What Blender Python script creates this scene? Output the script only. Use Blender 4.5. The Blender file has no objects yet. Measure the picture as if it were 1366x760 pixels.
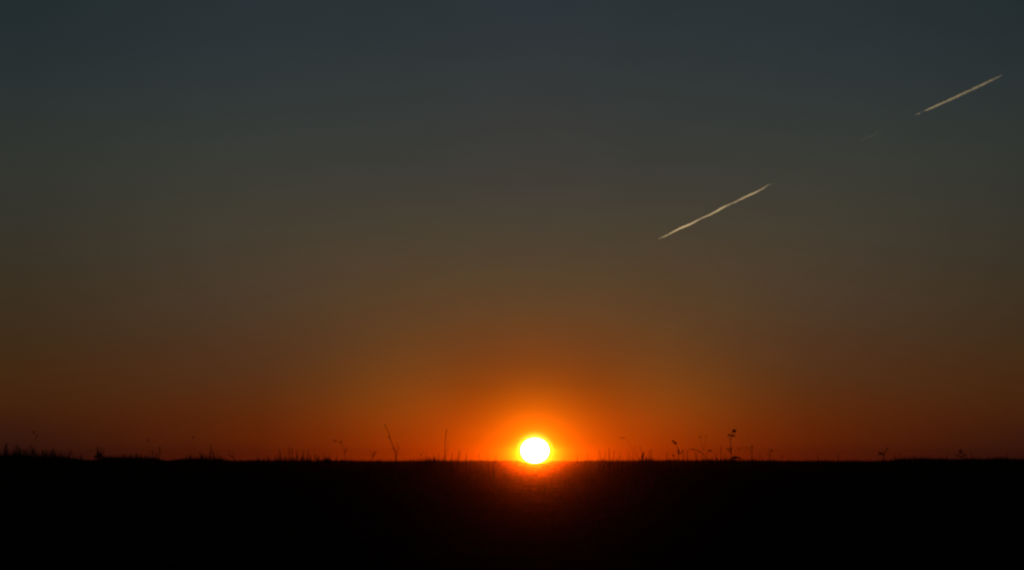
import bpy, bmesh, math, random
from mathutils import Vector, Matrix

# ------------------------------------------------------------------ camera
sc = bpy.context.scene
COL = sc.collection
R = math.radians
F = 683.0 / math.tan(R(15.0))            # focal length in photo pixels (1366 wide)
EYE = 607.0                              # photo row of the eye-level line
PITCH = math.atan((EYE - 380.0) / F)
CAM_H = 0.75
cam = bpy.data.cameras.new('camera')
cam.sensor_fit = 'HORIZONTAL'
cam.angle = R(30.0)
cam.clip_start = 0.05
cam.clip_end = 600000.0
cam_o = bpy.data.objects.new('camera', cam)
COL.objects.link(cam_o)
cam_o.location = (0, 0, CAM_H)
cam_o.rotation_euler = (R(90) + PITCH, 0, 0)
sc.camera = cam_o


def ray(px, py):
    """direction from the camera's place towards a photo pixel, scaled to y = 1"""
    a, b = (px - 683.0) / F, (380.0 - py) / F
    y = math.cos(PITCH) - b * math.sin(PITCH)
    z = math.sin(PITCH) + b * math.cos(PITCH)
    return Vector((a / y, 1.0, z / y))


def at(px, py, dist):
    d = ray(px, py) * dist
    return Vector((d.x, d.y, d.z + CAM_H))


# ------------------------------------------------------------------ sun + sky
SUN_PX = (713.5, 600.5)
sd = ray(*SUN_PX).normalized()
SUN_EL = math.asin(sd.z)
SUN_AZ = math.atan2(sd.x, sd.y)

world = bpy.data.worlds.new('World')
sc.world = world
world.use_nodes = True
nt = world.node_tree
N, L = nt.nodes, nt.links
N.clear()


def lin(c):
    r = []
    for v in c:
        v /= 255.0
        r.append(v / 12.92 if v <= 0.04045 else ((v + 0.055) / 1.055) ** 2.4)
    return r


def math_node(op, a, b=None, clamp=False):
    n = N.new('ShaderNodeMath')
    n.operation = op
    n.use_clamp = clamp
    for i, v in enumerate((a, b)):
        if v is None:
            continue
        if isinstance(v, (int, float)):
            n.inputs[i].default_value = v
        else:
            L.new(v, n.inputs[i])
    return n.outputs[0]


tc = N.new('ShaderNodeTexCoord')
nrm = N.new('ShaderNodeVectorMath'); nrm.operation = 'NORMALIZE'
L.new(tc.outputs['Generated'], nrm.inputs[0])
sep = N.new('ShaderNodeSeparateXYZ'); L.new(nrm.outputs[0], sep.inputs[0])
elev = math_node('MULTIPLY', math_node('ARCSINE', sep.outputs['Z']), 180 / math.pi)
az = math_node('SUBTRACT', math_node('MULTIPLY', math_node('ARCTAN2', sep.outputs['X'], sep.outputs['Y']), 180 / math.pi), math.degrees(SUN_AZ))
aaz = math_node('ABSOLUTE', az)
E0, E1 = -1.0, 40.0
t_el = math_node('DIVIDE', math_node('SUBTRACT', elev, E0), E1 - E0, True)

# colour of the dusk sky, by height, at four bearings away from the sun (rows of the photo, display colours)
SKY = [
    (714, [(0, 43, 53, 59), (100, 50, 56, 58), (200, 58, 59, 56), (280, 67, 62, 53), (350, 79, 65, 46), (400, 91, 68, 39), (450, 111, 68, 29),
           (480, 123, 67, 21), (500, 132, 66, 15), (520, 148, 68, 10), (540, 170, 71, 5), (570, 196, 76, 2), (590, 205, 74, 0), (612, 195, 62, 0)]),
    (624, [(0, 43, 53, 58), (100, 49, 56, 58), (200, 57, 59, 56), (280, 66, 62, 52), (350, 77, 65, 45), (400, 90, 67, 39), (450, 106, 67, 30),
           (480, 118, 67, 23), (500, 128, 67, 17), (520, 142, 68, 11), (540, 160, 70, 7), (570, 188, 73, 3), (590, 194, 70, 0), (612, 186, 58, 0)]),
    (570, [(0, 42, 52, 57), (100, 48, 56, 57), (200, 55, 58, 55), (300, 68, 62, 50), (400, 88, 66, 39), (450, 102, 67, 31), (500, 124, 70, 21),
           (540, 150, 72, 12), (570, 166, 68, 6), (590, 165, 60, 2), (612, 158, 50, 0)]),
    (350, [(0, 41, 51, 56), (100, 46, 55, 57), (200, 54, 58, 54), (300, 64, 60, 49), (400, 74, 60, 41), (450, 78, 56, 33), (500, 84, 52, 24),
           (540, 92, 46, 14), (570, 96, 40, 8), (590, 90, 34, 6), (612, 84, 26, 6)]),
    (30, [(0, 34, 45, 48), (100, 40, 49, 51), (200, 47, 52, 48), (300, 51, 50, 42), (400, 57, 48, 31), (450, 60, 46, 25), (500, 66, 42, 18),
          (540, 66, 36, 14), (570, 58, 28, 13), (590, 50, 24, 13), (612, 42, 18, 12)]),
]
ZENITH = (24, 36, 44)
KEY_Y = [0, 50, 100, 150, 200, 250, 300, 350, 400, 430, 460, 490, 515, 540, 560, 580, 596, 612]
KEY_B = [0, 25, 55, 90, 130, 175, 225, 285, 364, 450, 560, 690]      # bearings from the sun, photo pixels


def interp(xs, vs, x):
    """monotone cubic through (xs, vs), level at the first point"""
    n = len(xs)
    if x <= xs[0]:
        return vs[0]
    if x >= xs[-1]:
        return vs[-1]
    h = [xs[i + 1] - xs[i] for i in range(n - 1)]
    d = [(vs[i + 1] - vs[i]) / h[i] for i in range(n - 1)]
    mm = [0.0] * n
    for i in range(1, n - 1):
        mm[i] = 0.0 if d[i - 1] * d[i] <= 0 else 2 * d[i - 1] * d[i] / (d[i - 1] + d[i])
    mm[-1] = d[-1]
    for i in range(n - 1):
        if x <= xs[i + 1]:
            t = (x - xs[i]) / h[i]
            return ((2 * t ** 3 - 3 * t * t + 1) * vs[i] + (t ** 3 - 2 * t * t + t) * h[i] * mm[i]
                    + (3 * t * t - 2 * t ** 3) * vs[i + 1] + (t ** 3 - t * t) * h[i] * mm[i + 1])


bearing = []
cols = []
offs = [abs(px - 714) for px, rows in SKY]
for bx in KEY_B:
    px = 714 - bx
    bearing.append(abs(math.degrees(math.atan2(ray(px, 560).x, 1)) - math.degrees(SUN_AZ)))
    ramp = N.new('ShaderNodeValToRGB')
    els = ramp.color_ramp.elements
    stops = [(1.0, ZENITH)]
    for y in KEY_Y:
        c = []
        for ch in (1, 2, 3):
            c.append(max(0.0, interp(offs, [interp([q[0] for q in rows], [q[ch] for q in rows], y) for p, rows in SKY], bx)))
        if y < 300:
            c = [v * (0.955 + 0.045 * y / 300.0) for v in c]
        if y > 310:
            c[1] *= 1.0 - 0.075 * min(1.0, (y - 310) / 150.0)
        if y > 570:
            c = [v * (1.0 + 0.12 * (y - 570) / 42.0) for v in c]
        d = ray(px, y).normalized()
        stops.append(((math.degrees(math.asin(d.z)) - E0) / (E1 - E0), c))
    stops.sort(key=lambda q: q[0])
    while len(els) < len(stops):
        els.new(0.5)
    for e, (p, c) in zip(els, stops):
        e.position = p
    for e, (p, c) in zip(els, stops):
        e.color = (*lin(c), 1)
    L.new(t_el, ramp.inputs[0])
    cols.append(ramp.outputs[0])
cur = cols[0]
for i in range(1, len(cols)):
    mr = N.new('ShaderNodeMapRange')
    mr.inputs['From Min'].default_value = bearing[i - 1]
    mr.inputs['From Max'].default_value = bearing[i]
    L.new(aaz, mr.inputs['Value'])
    mx = N.new('ShaderNodeMix'); mx.data_type = 'RGBA'
    L.new(mr.outputs[0], mx.inputs['Factor'])
    L.new(cur, mx.inputs['A']); L.new(cols[i], mx.inputs['B'])
    cur = mx.outputs['Result']

# aureole round the sun, by true angle from it
dot = N.new('ShaderNodeVectorMath'); dot.operation = 'DISTANCE'
L.new(nrm.outputs[0], dot.inputs[0]); dot.inputs[1].default_value = sd
ang = math_node('MULTIPLY', dot.outputs['Value'], F)        # distance from the sun in photo pixels


def glow(width, power, colour):
    g = math_node('EXPONENT', math_node('MULTIPLY', math_node('POWER', math_node('DIVIDE', ang, width), power), -1.0))
    m = N.new('ShaderNodeMix'); m.data_type = 'RGBA'; m.blend_type = 'MIX'
    L.new(g, m.inputs['Factor'])
    m.inputs['A'].default_value = (0, 0, 0, 1); m.inputs['B'].default_value = (*colour, 1)
    return m.outputs['Result']


def add(a, b):
    m = N.new('ShaderNodeMix'); m.data_type = 'RGBA'; m.blend_type = 'ADD'
    m.inputs['Factor'].default_value = 1.0
    L.new(a, m.inputs['A']); L.new(b, m.inputs['B'])
    return m.outputs['Result']


cur = add(cur, glow(58.0, 1.7, (0.58, 0.15, 0.001)))
cur = add(cur, glow(20.5, 5.0, (2.6, 0.8, 0.10)))

# faint unevenness of the air
ns = N.new('ShaderNodeTexNoise'); ns.inputs['Scale'].default_value = 30.0; ns.inputs['Detail'].default_value = 6.0; ns.inputs['Roughness'].default_value = 0.6
mp = N.new('ShaderNodeMapping'); mp.inputs['Scale'].default_value = (1, 1, 3.0)
L.new(nrm.outputs[0], mp.inputs[0]); L.new(mp.outputs[0], ns.inputs['Vector'])
nf = N.new('ShaderNodeMapRange'); nf.inputs['To Min'].default_value = 0.94; nf.inputs['To Max'].default_value = 1.06
L.new(ns.outputs[0], nf.inputs['Value'])
mul = N.new('ShaderNodeVectorMath'); mul.operation = 'SCALE'
L.new(cur, mul.inputs[0]); L.new(nf.outputs[0], mul.inputs['Scale'])

bg1 = N.new('ShaderNodeBackground'); L.new(mul.outputs[0], bg1.inputs[0]); bg1.inputs[1].default_value = 1.0
sky = N.new('ShaderNodeTexSky')
sky.sky_type = 'NISHITA'; sky.sun_disc = False
sky.sun_elevation = SUN_EL; sky.sun_rotation = SUN_AZ
sky.dust_density = 3.0
bg2 = N.new('ShaderNodeBackground'); L.new(sky.outputs[0], bg2.inputs[0]); bg2.inputs[1].default_value = 0.0015
asum = N.new('ShaderNodeAddShader'); L.new(bg1.outputs[0], asum.inputs[0]); L.new(bg2.outputs[0], asum.inputs[1])
wo = N.new('ShaderNodeOutputWorld'); L.new(asum.outputs[0], wo.inputs[0])

sun = bpy.data.lights.new('sun_light', 'SUN')
sun.energy = 0.7
sun.angle = R(0.5)
sun.color = (1.0, 0.62, 0.30)
sun_o = bpy.data.objects.new('sun_light', sun)
COL.objects.link(sun_o)
sun_o.rotation_euler = (-sd).to_track_quat('-Z', 'Y').to_euler()

sc.view_settings.view_transform = 'Standard'
sc.view_settings.look = 'None'
sc.view_settings.exposure = 0.0
sc.view_settings.gamma = 1.0
sc.view_settings.use_curve_mapping = False
sc.render.engine = 'CYCLES'
cy = sc.cycles
cy.use_adaptive_sampling = False
cy.use_denoising = True
cy.volume_bounces = 2
cy.max_bounces = 6
cy.sample_clamp_direct = 0.0
cy.sample_clamp_indirect = 4.0
cy.pixel_filter_type = 'BLACKMAN_HARRIS'
cy.filter_width = 2.5


# ------------------------------------------------------------------ helpers
def mat(name, rough=0.9):
    m = bpy.data.materials.new(name)
    m.use_nodes = True
    b = m.node_tree.nodes['Principled BSDF']
    b.inputs['Roughness'].default_value = rough
    b.inputs['Specular IOR Level'].default_value = 0.0
    return m, m.node_tree, b


def noisy(name, c1, c2, scale, rough=0.9, bump=0.0):
    m, t, b = mat(name, rough)
    n = t.nodes.new('ShaderNodeTexNoise')
    n.inputs['Scale'].default_value = scale; n.inputs['Detail'].default_value = 6
    tcn = t.nodes.new('ShaderNodeTexCoord')
    t.links.new(tcn.outputs['Object'], n.inputs['Vector'])
    r = t.nodes.new('ShaderNodeValToRGB')
    r.color_ramp.elements[0].position = 0.35; r.color_ramp.elements[0].color = (*c1, 1)
    r.color_ramp.elements[1].position = 0.68; r.color_ramp.elements[1].color = (*c2, 1)
    t.links.new(n.outputs[0], r.inputs[0]); t.links.new(r.outputs[0], b.inputs['Base Color'])
    if bump:
        bp = t.nodes.new('ShaderNodeBump'); bp.inputs['Strength'].default_value = bump
        t.links.new(n.outputs[0], bp.inputs['Height']); t.links.new(bp.outputs[0], b.inputs['Normal'])
    return m


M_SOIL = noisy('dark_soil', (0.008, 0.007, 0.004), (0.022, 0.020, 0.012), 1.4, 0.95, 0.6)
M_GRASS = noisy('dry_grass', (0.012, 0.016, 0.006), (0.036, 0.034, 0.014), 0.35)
M_STEM = noisy('weed_stem', (0.03, 0.024, 0.010), (0.07, 0.05, 0.022), 6.0)
M_HEAD = noisy('seed_head', (0.025, 0.016, 0.008), (0.07, 0.045, 0.02), 30.0)
M_LEAF = noisy('weed_leaf', (0.02, 0.03, 0.010), (0.05, 0.05, 0.018), 14.0)


def link(name, bm, m, parent=None, smooth=True):
    me = bpy.data.meshes.new(name)
    bm.to_mesh(me); bm.free()
    if m:
        me.materials.append(m)
    if smooth:
        for p in me.polygons:
            p.use_smooth = True
    o = bpy.data.objects.new(name, me)
    COL.objects.link(o)
    if parent:
        o.parent = parent
    return o


def tag(o, label=None, cat=None, group=None, kind=None):
    for k, v in (('label', label), ('category', cat), ('group', group), ('kind', kind)):
        if v:
            o[k] = v
    return o


# ------------------------------------------------------------------ ground
def bump_px(px):
    """height of the skyline above the flat field, in photo rows"""
    def hump(c, w, h):
        return h * math.exp(-((px - c) / w) ** 14)
    v = hump(-10, 112, 5.5) + hump(176, 40, 4.8) + hump(268, 32, 3.4) + hump(1290, 105, 2.4) + hump(438, 5, 1.8) + hump(880, 100, 0.8)
    v -= 6.0 * math.exp(-((px - SUN_PX[0]) / 17.0) ** 4)  # hollow added so the disc shows lower, imitating the sun's bloom
    v += 0.5 * math.sin(px * 0.021) + 0.35 * math.sin(px * 0.057 + 1) + 0.4 * math.sin(px * 0.19 + 2 * math.sin(px * 0.031)) * (1 if px < 640 or px > 790 else 0)
    return v


CREST = 240.0


def ground_z(x, y):
    z = 0.015 * math.sin(x * 0.05 + 1.3) * math.sin(y * 0.043) + 0.01 * math.sin(x * 0.21 + y * 0.13) * math.sin(y * 0.31)
    z *= min(1.0, max(0.0, (y - 4) / 20))
    if y > 150:
        w = math.exp(-((y - CREST) / 26.0) ** 2)
        z += w * bump_px(683 + F * x / max(y, 1)) * CREST / F
    if y > 262:
        z -= ((y - 262) ** 2) * 0.0035
    return z


ys = [-60, -40, -25, -12, -6, -2]
y = 0.0
while y < 200:
    ys.append(y); y += 0.8 + y * 0.018
while y < 345:
    ys.append(y); y += 2.5
NX = 260
bm = bmesh.new()
grid = []
for yy in ys:
    row = []
    for i in range(NX + 1):
        u = i / NX * 2 - 1
        xx = 230 * (0.45 * u + 0.55 * u ** 3)
        row.append(bm.verts.new((xx, yy, ground_z(xx, yy))))
    grid.append(row)
for a, b in zip(grid, grid[1:]):
    for i in range(NX):
        bm.faces.new((a[i], a[i + 1], b[i + 1], b[i]))
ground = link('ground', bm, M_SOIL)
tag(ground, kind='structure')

# ------------------------------------------------------------------ grass (stuff)
rng = random.Random(7)


def blade(bm, p, h, w, lean, a, segs=2):
    d = Vector((math.cos(a), math.sin(a), 0))
    # the blade's broad side roughly faces any way
    b = a + rng.uniform(0, math.pi)
    s = Vector((math.cos(b), math.sin(b), 0)) * w * 0.5
    prev = (bm.verts.new(p - s), bm.verts.new(p + s))
    for k in range(1, segs):
        t = k / segs
        c = p + Vector((0, 0, h * t)) + d * lean * t * t
        cur = (bm.verts.new(c - s * (1 - t * 0.5)), bm.verts.new(c + s * (1 - t * 0.5)))
        bm.faces.new((prev[0], prev[1], cur[1], cur[0]))
        prev = cur
    tip = bm.verts.new(p + Vector((0, 0, h)) + d * lean)
    bm.faces.new((prev[0], prev[1], tip))


def field(bm, n, y0, y1, h0, h1, w, power=1.0, margin=1.25, segs=1, clump=5):
    for _ in range(n // clump):
        yy = y0 + (y1 - y0) * rng.random() ** power
        half = (yy * 0.27 + 3) * margin
        xx = rng.uniform(-half, half)
        px = 683 + F * xx / yy
        tuft = rng.random() ** 3
        for _ in range(clump):
            x2 = xx + rng.gauss(0, 0.12); y2 = yy + rng.gauss(0, 0.12)
            h = (h0 + (h1 - h0) * tuft) * rng.uniform(0.5, 1.1)
            if y2 > 150:
                h *= 1 - 0.85 * math.exp(-((px - SUN_PX[0]) / 19.0) ** 4)  # grass shortened in the hollow that imitates the sun's bloom
            blade(bm, Vector((x2, y2, ground_z(x2, y2) - 0.02)), h, w * rng.uniform(0.6, 1.4), h * rng.uniform(0, 0.7), rng.uniform(0, 6.283), segs)


bm = bmesh.new()
field(bm, 26000, 3, 40, 0.05, 0.20, 0.008, 1.3, 1.3, 2)
field(bm, 30000, 40, 150, 0.08, 0.28, 0.014, 1.2, 1.15)
field(bm, 60000, 150, 264, 0.12, 0.34, 0.03, 0.8, 1.1)
# taller wisps that break the skyline: thick in some places, none in front of the sun
for c, wd, n, up in [(683, 720, 2400, 3.6), (40, 75, 800, 10.0), (178, 34, 200, 6.0), (275, 26, 160, 9.0), (395, 45, 230, 8.0), (438, 8, 40, 3.0), (500, 40, 60, 3.0),
                     (582, 34, 240, 5.5), (650, 26, 50, 3.0), (812, 40, 130, 6.0), (862, 24, 90, 6.0), (965, 60, 160, 5.0), (1210, 40, 160, 3.5), (1320, 60, 160, 3.5)]:
    for _ in range(n):
        px = rng.gauss(c, wd * 0.5) if wd < 300 else rng.uniform(-60, 1426)
        near = min(1.0, max(0.0, (abs(px - SUN_PX[0]) - 24) / 110.0))
        if rng.random() > near * near:
            continue
        yy = rng.uniform(58, 110)
        p = Vector(((px - 683) / F * yy, yy, 0)); p.z = ground_z(p.x, yy) - 0.02
        top = 612.5 - max(0.0, bump_px(px)) - up * rng.random() ** 1.6          # photo row its tip reaches
        h = at(px, top, yy).z - p.z
        blade(bm, p, h, rng.uniform(0.015, 0.04) * (1.5 if wd < 300 else 1), rng.uniform(0.0, 0.12), rng.uniform(0, 6.283), 3)
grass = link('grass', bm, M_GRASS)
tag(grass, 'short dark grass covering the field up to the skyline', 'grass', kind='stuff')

# ------------------------------------------------------------------ added volume for the sun glare over the ground
bm = bmesh.new()
bmesh.ops.create_cube(bm, size=1.0)
HX0, HX1, HY0, HY1, HZ0, HZ1 = -240, 240, -70, 355, -32, 1.7
for v in bm.verts:
    v.co = Vector(((HX0 + HX1) / 2 + v.co.x * (HX1 - HX0), (HY0 + HY1) / 2 + v.co.y * (HY1 - HY0), (HZ0 + HZ1) / 2 + v.co.z * (HZ1 - HZ0)))
m = bpy.data.materials.new('glare_scatter'); m.use_nodes = True
t = m.node_tree; t.nodes.clear()
pv = t.nodes.new('ShaderNodeVolumePrincipled')  # orange scatterer added to imitate the sun's veiling glare over the ground
pv.inputs['Color'].default_value = (0.108, 0.0128, 0.0004, 1)
pv.inputs['Density'].default_value = 0.0008
pv.inputs['Anisotropy'].default_value = 0.9955
om = t.nodes.new('ShaderNodeOutputMaterial'); t.links.new(pv.outputs[0], om.inputs['Volume'])
glare_haze = link('glare_haze', bm, m, smooth=False)
tag(glare_haze, 'thin scattering volume added over the field to imitate sun glare', 'glare_haze', kind='stuff')


# ------------------------------------------------------------------ the setting sun
SUN_DIST = 190000.0
m = bpy.data.materials.new('sun_glare'); m.use_nodes = True
t = m.node_tree; t.nodes.clear()
em = t.nodes.new('ShaderNodeEmission'); em.inputs[0].default_value = (1.0, 0.86, 0.55, 1); em.inputs[1].default_value = 6.0
om = t.nodes.new('ShaderNodeOutputMaterial'); tr = t.nodes.new('ShaderNodeBsdfTransparent'); ad = t.nodes.new('ShaderNodeAddShader')     # glowing gas: light passes through
t.links.new(em.outputs[0], ad.inputs[0]); t.links.new(tr.outputs[0], ad.inputs[1]); t.links.new(ad.outputs[0], om.inputs['Surface'])
m.cycles.emission_sampling = 'NONE'
bm = bmesh.new()
bmesh.ops.create_uvsphere(bm, u_segments=64, v_segments=32, radius=SUN_DIST * 18.6 / F)
sun_disc = link('sun', bm, m)
sun_disc.location = at(SUN_PX[0], SUN_PX[1], SUN_DIST)
sun_disc.scale = (1.0, 1.0, 0.88)
tag(sun_disc, 'blazing white setting sun just touching the dark skyline', 'sun')

# ------------------------------------------------------------------ contrails
AIR = 9000.0


def contrail(label, pts, density, wob, seed, cat='contrail'):
    """pts: (photo column, photo row, width in photo pixels) along the trail, at one flying height"""
    r = random.Random(seed)
    path = []
    for (x0, y0, w0), (x1, y1, w1) in zip(pts, pts[1:]):
        k = max(2, int((x1 - x0) / 3.0))
        for i in range(k):
            f = i / k
            path.append((x0 + (x1 - x0) * f, y0 + (y1 - y0) * f, w0 + (w1 - w0) * f))
    path.append(pts[-1])
    out = []
    a = b = 0.0
    for x, y, w in path:
        a = wob * (0.5 * math.sin(x * 0.21 + seed) + 0.35 * math.sin(x * 0.083 + 2 * seed))
        b = b * 0.75 + r.gauss(0, 1) * 0.12
        d = ray(x, y + a)
        dist = AIR / d.z
        out.append((at(x, y + a, dist), 0.5 * w * max(0.35, 1 + b) * dist / F))
    c0 = out[len(out) // 2][0]
    bm = bmesh.new()
    rings = []
    S = 10
    for i, (p, rad) in enumerate(out):
        q0 = out[max(0, i - 1)][0]; q1 = out[min(len(out) - 1, i + 1)][0]
        tg = (q1 - q0).normalized()
        u = tg.cross(Vector((0, 0, 1))).normalized(); v = u.cross(tg)
        rings.append([bm.verts.new(p - c0 + (u * math.cos(6.2832 * k / S) + v * math.sin(6.2832 * k / S)) * rad) for k in range(S)])
    for A, B in zip(rings, rings[1:]):
        for k in range(S):
            bm.faces.new((A[k], A[(k + 1) % S], B[(k + 1) % S], B[k]))
    bm.faces.new(rings[0][::-1]); bm.faces.new(rings[-1])
    bmesh.ops.recalc_face_normals(bm, faces=bm.faces)
    m = bpy.data.materials.new('ice_trail'); m.use_nodes = True
    t = m.node_tree; t.nodes.clear()
    pv = t.nodes.new('ShaderNodeVolumePrincipled')
    pv.inputs['Color'].default_value = (0.86, 0.98, 1.0, 1)
    pv.inputs['Density'].default_value = density
    pv.inputs['Anisotropy'].default_value = 0.86
    om = t.nodes.new('ShaderNodeOutputMaterial'); t.links.new(pv.outputs[0], om.inputs['Volume'])
    o = link('contrail', bm, m)
    o.location = c0
    return tag(o, label, cat, 'contrails across the evening sky')


contrail('longest and brightest contrail, wavy, nearest the sun',
         [(879, 319, 0.6), (890, 313.5, 1.2), (912, 302.5, 1.9), (945, 287, 2.4), (975, 272, 2.8), (1000, 260, 2.5), (1018, 251, 1.9), (1027, 246.3, 0.8), (1034, 243.5, 0.3)], 0.0024, 0.7, 3)
contrail('thin straight contrail highest in the sky with a broken lower end',
         [(1219, 154.5, 0.5), (1226, 151.5, 1.4), (1230, 149.5, 0.7), (1236, 147, 2.1), (1262, 135.5, 2.8), (1290, 122.5, 2.6), (1315, 111, 2.2), (1330, 103.5, 1.6), (1338, 100, 0.4)], 0.0100, 0.12, 5)
contrail('faint short broken-off contrail fragment below the straight high trail',
         [(1144, 190, 0.4), (1152, 186.5, 1.2), (1162, 181.5, 1.8), (1170, 177.5, 1.6), (1177, 174.5, 0.4)], 0.00022, 0.4, 8)

# ------------------------------------------------------------------ tall weeds on the skyline


def tube(bm, pts, r0, r1, S=5):
    rings = []
    n = len(pts)
    for i, p in enumerate(pts):
        tg = (pts[min(n - 1, i + 1)] - pts[max(0, i - 1)]).normalized()
        u = tg.cross(Vector((0.2, 1, 0.1))).normalized(); v = u.cross(tg)
        rad = r0 + (r1 - r0) * i / (n - 1)
        rings.append([bm.verts.new(p + (u * math.cos(6.2832 * k / S) + v * math.sin(6.2832 * k / S)) * rad) for k in range(S)])
    for A, B in zip(rings, rings[1:]):
        for k in range(S):
            bm.faces.new((A[k], A[(k + 1) % S], B[(k + 1) % S], B[k]))
    bm.faces.new(rings[0][::-1]); bm.faces.new(rings[-1])


def smooth_path(pts, k=5):
    """Catmull-Rom through the points"""
    out = []
    P = [pts[0]] + list(pts) + [pts[-1]]
    for i in range(1, len(P) - 2):
        for j in range(k):
            t = j / k
            a, b, c, d = P[i - 1], P[i], P[i + 1], P[i + 2]
            out.append(0.5 * ((2 * b) + (c - a) * t + (2 * a - 5 * b + 4 * c - d) * t * t + (3 * b - a - 3 * c + d) * t ** 3))
    out.append(pts[-1])
    return out


class Weed:
    """one plant: its Empty stands on the ground; photo pixels are turned into metres at its own distance"""

    def __init__(self, name, label, cat, px, dist, group=None):
        self.D = dist
        x = (ray(px, EYE) * dist).x
        self.base = Vector((x, dist, ground_z(x, dist)))
        self.e = bpy.data.objects.new(name, None)
        COL.objects.link(self.e)
        self.e.location = self.base
        self.e.empty_display_size = 0.1
        tag(self.e, label, cat, group)
        self.r = random.Random(int(px * 13 + dist))

    def p(self, x, y, dy=0.0):
        return at(x, y, self.D + dy) - self.base

    def stem(self, pts, w=0.010, name='stem', ground=True, m=None):
        """pts: photo pixels from the tip down"""
        q = [self.p(x, y, self.r.uniform(-0.06, 0.06)) for x, y in pts][::-1]
        if ground:
            q = [Vector((0, 0, -0.03)), Vector((q[0].x * 0.75, q[0].y * 0.5, q[0].z * 0.55))] + q
        bm = bmesh.new()
        tube(bm, smooth_path(q), w * 0.55, w * 0.28)
        return link(name, bm, m or M_STEM, self.e)

    def head(self, x, y, rx, rz, name='seed_head', n=90, spiky=1.0, m=None, core=True):
        """a bristly head: many small bracts round a core"""
        c = self.p(x, y)
        k = self.D / F
        rx *= k; rz *= k
        bm = bmesh.new()
        if core:
            bmesh.ops.create_icosphere(bm, subdivisions=2, radius=1.0)
        for v in bm.verts:
            j = 1 + self.r.uniform(-0.18, 0.18)
            v.co = c + Vector((v.co.x * rx * 0.7 * j, v.co.y * rx * 0.7 * j, v.co.z * rz * 0.72 * j))
        for _ in range(n):
            th = self.r.uniform(0, 6.283); cz = self.r.uniform(-0.7, 1.0); sz = math.sqrt(1 - cz * cz)
            d = Vector((math.cos(th) * sz, math.sin(th) * sz, cz))
            tip = c + Vector((d.x * rx, d.y * rx, d.z * rz)) * self.r.uniform(0.85, 1.0 + 0.35 * spiky)
            root = c + Vector((d.x * rx, d.y * rx, d.z * rz)) * 0.45
            s = d.cross(Vector((self.r.gauss(0, 1), self.r.gauss(0, 1), self.r.gauss(0, 1)))).normalized() * rx * 0.22
            bm.faces.new((bm.verts.new(root - s), bm.verts.new(root + s), bm.verts.new(tip)))
        return link(name, bm, m or M_HEAD, self.e, smooth=False)

    def spike(self, x0, y0, x1, y1, w, n=60):
        """a slender flowering spike from (x0, y0) at its foot to (x1, y1)"""
        a, b = self.p(x0, y0), self.p(x1, y1)
        k = self.D / F * w
        bm = bmesh.new()
        tube(bm, [a, (a + b) / 2, b], k * 0.3, k * 0.12)
        for i in range(n):
            f = i / n
            c = a + (b - a) * f
            th = self.r.uniform(0, 6.283)
            d = Vector((math.cos(th), math.sin(th), 0.9)).normalized() * k * (1.1 - 0.7 * f) * self.r.uniform(0.6, 1.2)
            s = Vector((-math.sin(th), math.cos(th), 0)) * k * 0.25
            bm.faces.new((bm.verts.new(c - s), bm.verts.new(c + s), bm.verts.new(c + d)))
        return link('seed_spike', bm, M_HEAD, self.e, smooth=False)

    def leaf(self, pts, w):
        """a long leaf along photo pixels, w photo pixels broad at its middle"""
        q = smooth_path([self.p(x, y, self.r.uniform(-0.08, 0.08)) for x, y in pts], 4)
        k = self.D / F * w
        bm = bmesh.new()
        n = len(q)
        rows = []
        for i, p in enumerate(q):
            f = i / (n - 1)
            tg = (q[min(n - 1, i + 1)] - q[max(0, i - 1)]).normalized()
            s = tg.cross(Vector((0, 1, 0.25))).normalized() * k * 0.5 * max(0.06, math.sin(math.pi * min(1, f * 0.9 + 0.1)))
            fold = Vector((0, 0.25 * k, 0))
            rows.append((bm.verts.new(p - s), bm.verts.new(p + fold), bm.verts.new(p + s)))
        for A, B in zip(rows, rows[1:]):
            for j in (0, 1):
                bm.faces.new((A[j], A[j + 1], B[j + 1], B[j]))
        return link('leaf', bm, M_LEAF, self.e)


G_SUN = 'tall weeds standing on the skyline'

# the two tall stalks left of the sun
w = Weed('tall_weed', 'tallest bare weed stalk left of the sun, kinked and leaning left, with forked shoot', 'weed', 528.5, 34, G_SUN)
w.stem([(513.6, 566), (515.3, 571), (518.5, 577), (521, 586), (524.5, 595), (527, 603), (528, 612)], 0.0135)
w.stem([(532.5, 592), (532, 597), (530, 603), (528.3, 610)], 0.009, 'side_shoot', ground=False)
w.stem([(529, 589), (529.5, 595), (527.5, 604)], 0.006, 'side_shoot', ground=False)
w.head(513.8, 566.5, 1.2, 2.2, n=24, core=False)
w.leaf([(521.5, 587), (519, 583), (518.2, 580)], 0.8)
w.leaf([(526, 600), (523.5, 597), (521, 597.5)], 0.8)
w = Weed('tall_weed', 'upright slender weed stalk with a split tip, closest tall stalk left of the sun', 'weed', 593.5, 35, G_SUN)
w.stem([(596, 572), (594.8, 578), (594.2, 586), (593.7, 596), (593.2, 606), (593.3, 613)], 0.0135)
w.stem([(597.6, 588), (597.2, 596), (595.5, 604), (594, 611)], 0.006, 'side_shoot', ground=False)
w.spike(594.8, 580, 596.2, 571, 1.2, 40)

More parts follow.
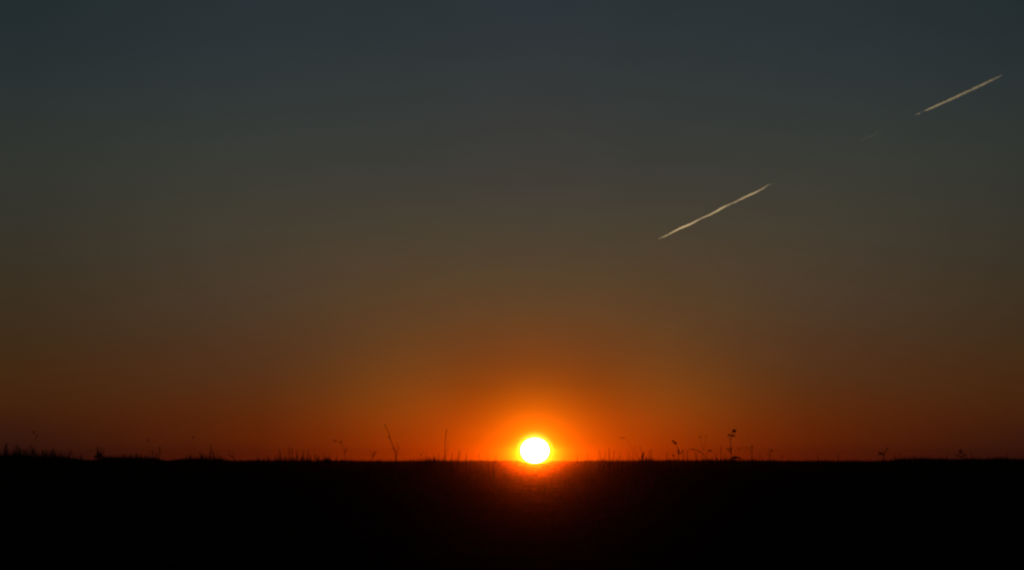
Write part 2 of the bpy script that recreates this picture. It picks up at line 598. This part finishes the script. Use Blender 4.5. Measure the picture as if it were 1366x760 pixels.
# nodding plant further left
w = Weed('nodding_weed', 'nodding leafy weed with drooping twin heads at the far side of the kinked stalk', 'weed', 460.5, 36, G_SUN)
w.stem([(446, 587.5), (450, 587), (454.5, 591), (458, 598), (460, 606), (460.3, 613)], 0.009)
w.head(446, 588, 1.9, 2.2, n=16, core=False)
w.head(455, 589.5, 1.8, 2.6, n=18, core=False)
w.leaf([(459.8, 604), (462, 599), (463, 595)], 0.9)
w = Weed('forked_weed', 'small forked weed with two upswept arms between the nodding weed and the kinked stalk', 'weed', 497.3, 38, G_SUN)
w.stem([(493.8, 599), (495, 604), (496.8, 610)], 0.011)
w.stem([(502.5, 600), (501, 604), (498, 609)], 0.009, 'side_shoot', ground=False)
w.leaf([(497, 609), (499, 604), (499.5, 600)], 1.2)
w = Weed('forked_weed', 'low crooked weed in the stubble between the two tall stalks', 'weed', 561, 40, G_SUN)
w.stem([(557, 600.5), (559, 603), (561, 607), (561, 612)], 0.008)
w.stem([(566, 601), (563.5, 604), (561.3, 608)], 0.007, 'side_shoot', ground=False)

# right of the sun
w = Weed('flowering_weed', 'largest weed right of the sun, dark round seed head bent over a ragged lower tuft', 'weed', 976, 30, G_SUN)
w.stem([(978.5, 575), (976.5, 579), (974.5, 586), (974.8, 596), (975.6, 606), (976, 614)], 0.012)
w.head(979.3, 574.5, 2.7, 2.9, n=90, spiky=1.3)
w.head(977.5, 580.8, 3.2, 1.5, n=50, spiky=1.4)
w.head(972.5, 579.8, 2.0, 1.6, n=60)
w.stem([(972.3, 580), (973.5, 584), (974.3, 588)], 0.006, 'side_shoot', ground=False)
w.head(975, 598, 1.3, 3.6, n=60)
w.leaf([(976, 605), (971, 598), (968.5, 599)], 1.3)
w.leaf([(976, 612), (980, 609), (987, 611.5)], 2.6)
w.leaf([(976, 611), (983, 609.5), (991, 612.5)], 2.6)
w = Weed('arching_weed', 'low arching weed whose stem bends sideways to a hanging tuft, beside the largest weed', 'weed', 1003, 31, G_SUN)
w.stem([(985, 597.5), (990, 596.8), (997, 597), (1002, 600), (1003, 607), (1003, 614)], 0.008)
w.stem([(1003.5, 593), (1003, 599), (1003, 606)], 0.009, 'side_shoot', ground=False)
w.head(1003.2, 596, 1.5, 3.2, n=30, core=False)
w.head(985.5, 598, 1.4, 1.2, n=20, core=False)
w = Weed('bare_weed', 'short upright stalk just on the sunward side of the largest weed', 'weed', 962, 33, G_SUN)
w.stem([(961.5, 594), (961.8, 602), (962, 612)], 0.010)
w.spike(961.8, 602, 961.4, 593, 1.3, 40)
w = Weed('flowering_weed', 'weed with dark lobed flower head on leaning stalk, about midway from sun to largest weed', 'weed', 905, 31, G_SUN)
w.stem([(899, 589), (902, 592.5), (904.5, 598), (905, 606), (905, 614)], 0.010)
w.head(898, 588, 1.8, 1.7, n=50, spiky=1.4)
w.head(900.8, 590.8, 2.5, 1.8, n=60, spiky=1.3)
w.head(905, 602, 1.6, 3.6, n=60)
w.head(898.2, 607, 1.5, 1.6, n=50)
w.stem([(898.3, 607), (899, 610), (901, 614)], 0.006, 'side_shoot', ground=False)
w.leaf([(905, 606), (910.5, 602), (911, 598)], 1.2)
w = Weed('twin_headed_weed', 'thin weed with a pair of small pale heads side by side at its top', 'weed', 938, 34, G_SUN)
w.stem([(934.5, 582.5), (935.5, 590), (937, 600), (938, 613)], 0.005)
w.stem([(942.5, 582.5), (941, 590), (938, 600)], 0.005, 'side_shoot', ground=False)
w.head(934.3, 582, 2.4, 1.6, n=18, core=False)
w.head(942.3, 582, 1.8, 1.6, n=14, core=False)
w = Weed('nodding_weed', 'small weed with rounded drooping head and long curved leaf, under the pair of pale heads', 'weed', 944, 33, G_SUN)
w.stem([(946.5, 600), (945, 599), (943.5, 603), (943.5, 613)], 0.007)
w.head(947.5, 601, 2.4, 1.7, n=40, core=False)
w.leaf([(943, 611), (934, 602.5), (923, 598.5), (916, 599.5)], 0.9)
w = Weed('nodding_weed', 'faint curved stalk with a bowed tip nearest the sun on the right', 'weed', 846, 37, G_SUN)
w.stem([(829, 583.5), (833, 583.5), (837, 588), (842, 597), (845.5, 607), (846, 613)], 0.004)
w.head(830.5, 583.4, 3.0, 1.2, n=14, core=False)
w = Weed('bare_weed', 'bare twig with a thick foot, tallest of the stubble just right of the sun', 'weed', 857, 33, G_SUN)
w.stem([(853.5, 594), (855.5, 600), (857, 606), (857.5, 613)], 0.010)
w.leaf([(857, 613), (857.5, 606), (859.5, 602.5)], 2.6)
w.stem([(845.5, 594), (847.5, 602), (852, 612)], 0.006, 'side_shoot', ground=False)
w = Weed('round_headed_weed', 'small weed with one round knob, next beyond the arching weed from the sun', 'weed', 1027, 36, G_SUN)
w.stem([(1028.5, 601.5), (1027.5, 606), (1027, 613)], 0.008)
w.head(1029, 600.8, 2.0, 2.4, n=26, core=False)
w.stem([(1025.8, 598), (1026.4, 603), (1027, 608)], 0.006, 'side_shoot', ground=False)
w.stem([(1022.5, 603), (1025, 607), (1027, 612)], 0.006, 'side_shoot', ground=False)
w = Weed('forked_weed', 'dark Y-shaped branching weed standing alone far to the right', 'weed', 1178.5, 36, G_SUN)
w.stem([(1183.5, 597), (1181.5, 602), (1179.5, 606), (1178.5, 614)], 0.018)
w.stem([(1171.5, 601), (1174.5, 603), (1178.6, 606)], 0.014, 'side_shoot', ground=False)
w.stem([(1177, 598.5), (1178, 603), (1179, 607)], 0.012, 'side_shoot', ground=False)
w.leaf([(1178.5, 606), (1174, 604.5), (1170.5, 606)], 2.4)
w.head(1183.6, 598, 1.0, 2.0, n=40)
w = Weed('bushy_weed', 'small bushy weed at the edge of the raised grass near the right border', 'weed', 1282, 38, G_SUN)
w.stem([(1281, 600), (1281.5, 605), (1282, 611)], 0.008)
w.head(1281.6, 602.5, 3.0, 3.6, n=26, spiky=1.4, core=False)
w.leaf([(1282, 610), (1277, 606), (1274, 606)], 1.4)
w.leaf([(1282, 610), (1287, 606), (1290, 607)], 1.4)
w = Weed('bare_weed', 'faint thin stalk last before the right border', 'weed', 1317, 40, G_SUN)
w.stem([(1318, 602), (1317, 607), (1317, 612)], 0.005)
w.stem([(1322, 604), (1320, 607), (1317.5, 611)], 0.004, 'side_shoot', ground=False)
w = Weed('bare_weed', 'very faint tall grass stem between the round knob and the Y-shaped weed', 'weed', 1050, 40, G_SUN)
w.stem([(1050.5, 578), (1050, 590), (1050, 602), (1050, 613)], 0.0025)
w.head(1050.3, 579, 0.8, 2.4, n=8, core=False)

# far left
w = Weed('feathery_weed', 'tall faint feathery stalk above the reeds at the far left', 'weed', 47.5, 36, G_SUN)
w.stem([(45, 574), (46, 582), (47.5, 594), (47.5, 607)], 0.004)
w.head(45.5, 577, 2.4, 4.0, n=14, spiky=1.2, core=False)
w.leaf([(47, 585), (50, 580), (52, 579)], 1.0)
w = Weed('small_shrub', 'dense dark bush clump rising from the dip in the skyline on the left', 'bush', 131, 60, None)
w.stem([(130.5, 594), (131, 602), (131, 610)], 0.035)
for k, (x, y, rx, rz) in enumerate([(131, 607.5, 2.2, 5.5), (134.5, 608.5, 2.6, 4.5), (128, 609.5, 2.4, 3.4), (138.5, 610.5, 2.6, 2.4)]):
    w.head(x, y, rx, rz, 'foliage', 70, 1.8, M_LEAF, core=False)
w.stem([(128.5, 597), (129.5, 602), (130.5, 609)], 0.03, 'twig', ground=False)
w.stem([(134.5, 596), (134.5, 602), (133, 609)], 0.03, 'twig', ground=False)
w.stem([(139, 599), (137.5, 604), (134.5, 610)], 0.025, 'twig', ground=False)

w = Weed('bare_weed', 'hair-thin tall stem growing beside the dark bush clump', 'weed', 138.5, 42, G_SUN)
w.stem([(137.3, 575), (137.6, 586), (138.3, 598), (138.5, 610)], 0.003)
w = Weed('round_headed_weed', 'thin stalk with a single small round head beyond the dark bush clump', 'weed', 198.5, 38, G_SUN)
w.stem([(197, 587), (197.6, 596), (198.5, 609)], 0.003)
w.head(197, 587, 1.9, 1.9, n=24, spiky=0.5, core=False)
w = Weed('round_headed_weed', 'thin stalk with a single small ragged head above the left grass hump', 'weed', 259, 38, G_SUN)
w.stem([(257.5, 583), (258.2, 594), (259, 609)], 0.003)
w.head(257.6, 582.8, 1.9, 2.0, n=20, core=False)
w = Weed('leaning_weed', 'low weed with arching arms, the one leaning towards the dark left skyline dip', 'weed', 311, 40, G_SUN)
w.stem([(303.5, 598), (307, 603), (310.5, 608), (311, 613)], 0.008)
w.stem([(313, 600), (312, 605), (311, 610)], 0.007, 'side_shoot', ground=False)
w.leaf([(311, 611), (307, 607), (304, 605)], 1.0)

# reeds and grass stalks, one thing each, in the clusters the skyline shows
PROTO = []
for k in range(4):
    r = random.Random(40 + k)
    root = bpy.data.objects.new('grass_stalk', None)
    root.location = (0, 40, -50)
    bm = bmesh.new()
    ln = r.uniform(-0.10, 0.10)
    q = [Vector((ln * f * f + 0.02 * math.sin(5 * f + k), 0.03 * math.sin(4 * f + k), f)) for f in [i / 8 for i in range(9)]]
    tube(bm, q, 0.0055, 0.0022)
    st = link('stem', bm, M_STEM, root)
    bm = bmesh.new()
    for i in range(34):
        f = 0.80 + 0.22 * i / 34
        c = q[-1] * 1.0
        c = Vector((ln * f * f, 0.03 * math.sin(4 * f + k), f))
        th = r.uniform(0, 6.283)
        d = Vector((math.cos(th), math.sin(th), 1.6)).normalized() * 0.035 * r.uniform(0.6, 1.2)
        s = Vector((-math.sin(th), math.cos(th), 0)) * 0.004
        bm.faces.new((bm.verts.new(c - s), bm.verts.new(c + s), bm.verts.new(c + d)))
    hd = link('seed_head', bm, M_HEAD, root, smooth=False)
    bm = bmesh.new()
    for sgn in (-1, 1):
        a = r.uniform(0, 6.283)
        blade(bm, Vector((0, 0, 0.35 + 0.1 * sgn)), 0.22, 0.012, 0.16, a if sgn > 0 else a + 3, 3)
    lf = link('leaf', bm, M_LEAF, root)
    PROTO.append((root, (st, hd, lf)))


def stalk(px, top, dist, label, group, thick=1.0):
    i = stalk.n % 4
    stalk.n += 1
    first = stalk.n <= 4
    root, kids = PROTO[i]
    if first:
        COL.objects.link(root)
        r = root
    else:
        r = root.copy(); COL.objects.link(r)
        for k in kids:
            c = k.copy(); COL.objects.link(c); c.parent = r
    x = (ray(px, EYE) * dist).x
    z = ground_z(x, dist) - 0.02
    h = at(px, top, dist).z - z
    r.location = (x, dist, z)
    r.scale = (thick, thick, h)
    r.rotation_euler = (0, 0, rng.choice((0, 0.5, -0.5, 3.1, 2.7)))
    tag(r, label, 'grass', group)


stalk.n = 0
CLUSTERS = [
    ('thin dry reed stalk standing in the raised grass at the far left edge', 'reeds at the far left edge',
     [(3, 601), (9, 596), (12, 592), (19, 599), (23, 595), (26, 601), (32, 600), (36, 595), (43, 594), (49, 599), (55, 601), (61, 603), (68, 602), (76, 600), (90, 602)], (30, 36), 1.9),
    ('thin grass stalk on the low grass hump left of the arching-armed weed', 'grass stalks on the left hump',
     [(207, 600), (210, 604), (215, 596), (268, 602), (277, 600), (283, 594), (286, 602)], (36, 44), 1.2),
    ('thin upright grass stalk in the loose row left of the nodding leafy weed', 'row of grass stalks left of the nodding weed',
     [(372, 604), (378, 600), (385, 597), (392, 598), (398, 602), (401, 600), (412, 601), (421, 605), (433, 606)], (34, 40), 0.9),
    ('short stubble stalk between the crooked weed and the setting sun', 'stubble stalks left of the sun',
     [(571, 604), (580, 606), (587, 604), (602, 605), (608, 602), (613.5, 600), (624, 606), (640, 606), (648, 604), (661, 607)], (34, 42), 0.75),
    ('short stubble stalk just right of the setting sun', 'stubble stalks right of the sun',
     [(771, 607), (785, 606), (803, 600), (806, 604), (811, 599), (818, 602), (823, 605), (838, 604), (866, 602), (870, 600), (886, 603)], (33, 40), 0.75),
    ('thin grass stalk among the flowering weeds right of the sun', 'grass stalks among the flowering weeds',
     [(912, 604), (917, 602), (928, 606), (932, 604), (955, 605), (968, 606), (1012, 606), (1040, 606)], (33, 40), 0.75),
    ('thin low grass stalk on the far right skyline', 'grass stalks on the far right skyline',
     [(1092, 607), (1120, 606), (1192, 606), (1205, 605), (1219, 606), (1240, 607), (1262, 606), (1300, 605), (1342, 604)], (36, 44), 1.0),
]
for label, group, spots, (d0, d1), th in CLUSTERS:
    for px, top in spots:
        stalk(px, top, rng.uniform(d0, d1), label, group, th)
